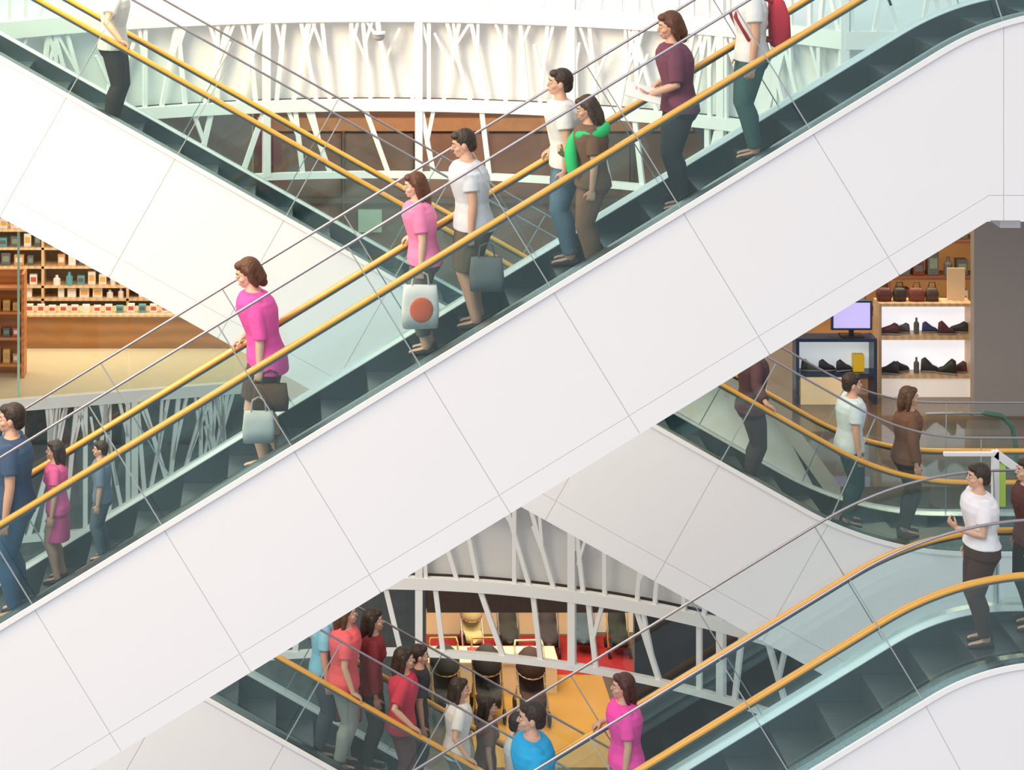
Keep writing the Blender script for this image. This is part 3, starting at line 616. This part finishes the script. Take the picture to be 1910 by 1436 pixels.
for z in(6.1,6.6,7.1,7.6,8.1):
    for k in range(12):
        if rng.random()<.9 and abs(7.05+.2*k-8.22)>.11: carton(7.05+.2*k,12.5,z+.002,.15,.14,rng.uniform(.16,.36),rng.choice((9,4,4,8,4,0,9)),'goods on dark shelves',rng.random()<.4)
x0,x1,z0,z1=bx(1560,1640,640,770,YR+.9)
r=root('display_counter','dark walnut counter with a pale top','counter',((x0+x1)/2,YR+1.1,FZ)); mk('counter_body',G().box(x0-.9,x1,YR+.9,YR+1.3,FZ,z1-.3),mat('walnut_shelf',(.2,.08,.035),.4),r,bevel=.01); mk('counter_top',G().box(x0-.93,x1+.03,YR+.87,YR+1.33,z1-.3,z1-.26),M_woodl,r)
mk('wall_pier',G().box(at(1430,0,9.6)[0],at(1478,0,9.6)[0],9.6,9.75,FZ,9.4),mat('beige_stone',(.36,.25,.18),.3,var=.15,scale=3),None,'beige stone pier beside the shop','wall',kind='structure')
a=at(1817,0,9.7)[0]
mk('column',G().box(a,a+1.8,9.7,9.85,FZ,L2-1.05),mat('taupe_ribbed_column',(.29,.27,.268),.55,var=.08,wave=('Z',22,.3)),None,'tall plain taupe-grey column beside the shop','column',kind='structure')
a,b=at(1862,412,.2)[0],at(1900,412,.2)[0]; zt=at(0,412,0)[1]
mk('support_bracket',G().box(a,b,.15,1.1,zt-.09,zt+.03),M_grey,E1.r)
yp=7.4; P=[at(u,v,yp) for u,v in((1728,772),(1835,770),(1868,776),(1888,795),(1895,835),(1897,905))]
r=root('glass_partition','curved glass partition edged in dark green','partition',(P[2][0],yp,FZ))
g=G(); g.tube([(x,yp,z) for x,z in P[1:]],.03,10); mk('edge_trim',g,mat('dark_green_rubber',(.03,.12,.08),.4),r,smooth=True)
g=G(); g.tube([(x,yp,z) for x,z in P[:2]],.015,8); mk('top_rail',g,M_steel,r,smooth=True)
g=G(); o=[(x,yp,z) for x,z in P]+[(P[-1][0],yp,FZ),(P[0][0],yp,FZ)]; g.add(o,[tuple(range(len(o)))]); mk('glass_panel',g,M_gl,r)
ys=1.45; a,z=at(1852,842,ys); r=root('sign_stand','white framed stand with a lime green panel','sign',(a+.05,ys,6.24))
mk('post',G().box(a,a+.06,ys,ys+.06,6.24,z),M_white2,r,bevel=.006)
g=G(); g.bar((a-.43,ys+.03,z-.03),(a+.04,ys+.03,z-.03),.03,.05,(0,1,0)); g.bar((a+.03,ys+.03,z-.02),(a+.45,ys+.03,z-.33),.07,.06,(0,1,0)); mk('top_beam',g,M_white2,r)
mk('panel',G().box(a+.062,a+.12,ys+.02,ys+.05,z-.5,z-.12),mat('lime_panel',(.38,.55,.10),.4,emit=.2),r)
# ---------------------------------------------------------------- pushchair shop
mk('carpet',G().box(2.0,5.6,17.7,19.3,L0+.0,L0+.02),mat('red_carpet',(.42,.02,.025),.9,var=.3),None,'deep red carpet under the pushchairs','rug')
x0=at(800,0,17.1)[0];x1=at(1038,0,17.1)[0]
r=root('display_counter','low cream display plinth in the pushchair shop','counter',((x0+x1)/2,17.3,L0)); mk('counter_body',G().box(x0,x1,17.0,17.6,L0,-.55),mat('cream_plinth_glow',(.82,.62,.38),.5,emit=.15),r,bevel=.01)  # plinth is no lamp; its glow is added to brighten it
mk('counter_top',G().box(x0-.02,x1+.02,16.97,17.63,-.55,-.52),mat('pale_top',(.80,.72,.58),.4),r)
for k,(xx,c) in enumerate(((x0+.25,(.8,.75,.7)),(x0+.75,(.6,.08,.08)),(x0+1.1,(.75,.6,.5)),(x0+1.5,(.8,.78,.74)))):
    mk('folded_blanket',G().box(xx-.14,xx+.14,17.1,17.35,-.52,-.47).box(xx-.13,xx+.13,17.11,17.34,-.47,-.42),cloth(c),None,'folded blanket lying on the cream plinth','blanket',bevel=.015)
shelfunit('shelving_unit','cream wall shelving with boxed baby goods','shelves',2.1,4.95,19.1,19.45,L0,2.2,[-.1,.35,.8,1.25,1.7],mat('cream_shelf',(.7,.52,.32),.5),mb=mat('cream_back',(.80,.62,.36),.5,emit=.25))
for z in(-.1,.35,.8):
    for k in range(12): carton(2.3+.23*k,19.18,z+.002,.17,.14,rng.uniform(.18,.3),rng.choice((0,3,4,8,2,5,9)),'boxed baby goods on cream shelves',False)
def stroller(x,y,z,fab,frame,label,yaw=0,canopy=True,sc_=1.):
    e=root('pushchair',label,'pushchair',(x,y,z),group='pushchairs on display'); rz=Matrix.Rotation(math.radians(yaw),3,'Z'); fn=lambda v:V((x,y,z))+rz@v*sc_
    Mf=mat('fab%d_%d'%(int(fab[0]*100),int(fab[1]*100)),fab,.8); Mr=mat('frame%d'%int(frame[0]*100),frame,.3,.3)
    for sx in(-.22,.22):
        q=G(); q.tube([(sx,-.28,.1),(sx,.05,.55),(sx,.3,.98)],.016,8); q.tube([(sx,.3,.1),(sx,.0,.5)],.016,8); q.xf(fn); mk('frame_side',q,Mr,e,smooth=True)
        for sy in(-.3,.3):
            q=G(); rs=[]; 
            for t in range(21):
                a=2*math.pi*t/20; rs.append([V((sx+.022*math.cos(b),sy+(.085+.02*math.sin(b))*math.cos(a),.105+(.085+.02*math.sin(b))*math.sin(a))) for b in [2*math.pi*j/8 for j in range(8)]])
            q.rings(rs,False); q.tube([(sx-.02,sy,.105),(sx+.02,sy,.105)],.03,10,False)
            for t in range(5): a=2*math.pi*t/5; q.tube([(sx,sy,.105),(sx,sy+.08*math.cos(a),.105+.08*math.sin(a))],.006,6,False)
            q.xf(fn); mk('wheel',q,mat('black_tyre',(.025,.025,.025),.6),e,smooth=True)
    q=G(); q.tube([(-.22,.3,.98),(-.2,.36,1.04),(.2,.36,1.04),(.22,.3,.98)],.02,8); q.xf(fn); mk('handlebar',q,Mr,e,smooth=True)
    q=G(); q.rings([[V((sx*w,yy+dy,zz2+dz)) for sx,dy,dz in((-1,-.02,0),(-1,.03,.03),(0,.05,.0),(1,.03,.03),(1,-.02,0),(0,-.0,-.03))] for w,yy,zz2 in((.16,-.38,.3),(.18,-.28,.42),(.19,-.02,.40),(.19,.12,.62),(.17,.22,.85))]); q.xf(fn); mk('seat',q,Mf,e,smooth=True)
    if canopy:
        q=G(); n=8; vs=[];fs=[]
        for i in range(n+1):
            a=math.radians(-15+125*i/n)
            for j in range(9):
                b=math.pi*j/8; vs.append((.22*math.cos(b),.14-.27*math.sin(b)*math.cos(a),.66+.30*math.sin(b)*math.sin(a)+.05))
        for i in range(n):
            for j in range(8): fs.append((i*9+j,i*9+j+1,(i+1)*9+j+1,(i+1)*9+j))
        q.add(vs,fs); q.xf(fn); o=mk('canopy',q,Mf,e,smooth=True); s=o.modifiers.new('s','SOLIDIFY'); s.thickness=.012
        q=G(); q.tube([(.225*math.cos(math.pi*j/10),.14-.275*math.sin(math.pi*j/10)*math.cos(math.radians(-15)),.71+.30*math.sin(math.pi*j/10)*math.sin(math.radians(-15))) for j in range(11)],.012,8); q.xf(fn); mk('canopy_trim',q,Mr,e,smooth=True)
    q=G(); q.box(-.17,.17,-.2,.2,.17,.24); q.xf(fn); mk('basket',q,mat('basket_mesh',(.05,.05,.05),.8),e,bevel=.02)
bl=(.035,.033,.035)
for u,y,f_,fr,lb in((832,16.2,bl,(.5,.3,.1),'black pushchair with a tan-trimmed hood'),(910,16.2,bl,(.5,.3,.1),'black pushchair with rounded hood'),(992,16.1,(.06,.03,.03),(.75,.6,.4),'black pushchair with a cream handle frame'),
      (880,18.7,(.7,.6,.3),(.8,.8,.8),'cream patterned pushchair on red carpet'),(948,18.7,(.05,.05,.05),(.2,.2,.2),'black folding pushchair on red carpet'),(1022,18.6,(.06,.05,.06),(.2,.2,.2),'black pushchair with pink trim on red carpet'),(1088,18.7,(.1,.15,.2),(.3,.3,.3),'slate blue pushchair on red carpet'),(1152,18.6,(.04,.05,.05),(.5,.5,.5),'dark grey pushchair on red carpet')):
    stroller(at(u,0,y)[0],y,L0+.02,f_,fr,lb,rng.uniform(-12,12),y<17 or u==880,1.0 if y<17 else .78)
# ---------------------------------------------------------------- lights
def area(loc,rot,sx,sy,p,c,aim=None):
    l=bpy.data.lights.new('area','AREA'); l.shape='RECTANGLE'; l.size=sx; l.size_y=sy; l.energy=p; l.color=c
    o=bpy.data.objects.new('area_light',l); COL.objects.link(o); o.location=loc; o.rotation_euler=[math.radians(a) for a in rot]
    if aim: o.rotation_euler=(V(aim)-V(loc)).to_track_quat('-Z','Y').to_euler()
    return o
area((-3.2,14.9,7.0),(0,0,0),5,.7,75,(1,.84,.60))
area((-3.2,16.2,8.9),(0,0,0),5,.8,70,(1,.80,.52))
area((8.2,11.4,9.2),(0,0,0),2.6,2.0,150,(1,.80,.52))
area((3.5,17.2,3.4),(0,0,0),3,3.4,260,(1,.84,.58))
area((3.5,15.0,3.4),(0,0,0),2.6,1.0,110,(1,.84,.58))  # extra lamp added under the header to brighten the front pushchairs
area((2.5,13.5,9.4),(0,0,0),5,2,170,(1,.78,.6))
area((-3.6,4.2,15.6),(0,0,0),3,3,760,(1,.80,.46),aim=(-2.0,9,10.0))
area((-7.0,-2.5,15.5),(0,0,0),4,4,1050,(1,.74,.42),aim=(-2.5,4.5,10.5))
sl=bpy.data.lights.new('sun','SUN'); sl.energy=1.3; sl.angle=math.radians(40); sl.color=(1,.985,.97); so=bpy.data.objects.new('sun',sl); COL.objects.link(so)
so.rotation_euler=V((.45,.75,-.85)).to_track_quat('-Z','Y').to_euler()
w=bpy.data.worlds.new('world'); sc.world=w; w.use_nodes=True; nt=w.node_tree; bg=nt.nodes['Background']
tc=nt.nodes.new('ShaderNodeTexCoord'); sx=nt.nodes.new('ShaderNodeSeparateXYZ'); mr=nt.nodes.new('ShaderNodeMapRange'); cr=nt.nodes.new('ShaderNodeValToRGB')
mr.inputs[1].default_value=-1; mr.inputs[2].default_value=1
nt.links.new(tc.outputs['Generated'],sx.inputs[0]); nt.links.new(sx.outputs[2],mr.inputs[0]); nt.links.new(mr.outputs[0],cr.inputs[0]); nt.links.new(cr.outputs[0],bg.inputs[0])
cr.color_ramp.elements[0].color=(.34,.36,.42,1); cr.color_ramp.elements[1].color=(1,.99,.98,1); cr.color_ramp.elements[1].position=.75
bg.inputs[1].default_value=.85
# ---------------------------------------------------------------- camera
cd=bpy.data.cameras.new('camera'); co=bpy.data.objects.new('camera',cd); COL.objects.link(co); co.location=(0,CY,CZ); co.rotation_euler=(math.pi/2,0,0)
cd.lens=F/1910*36; cd.sensor_width=36; cd.shift_x=(955-540)/1910; cd.shift_y=-(718+490)/1910; cd.clip_end=200; sc.camera=co
sc.view_settings.view_transform='Standard'
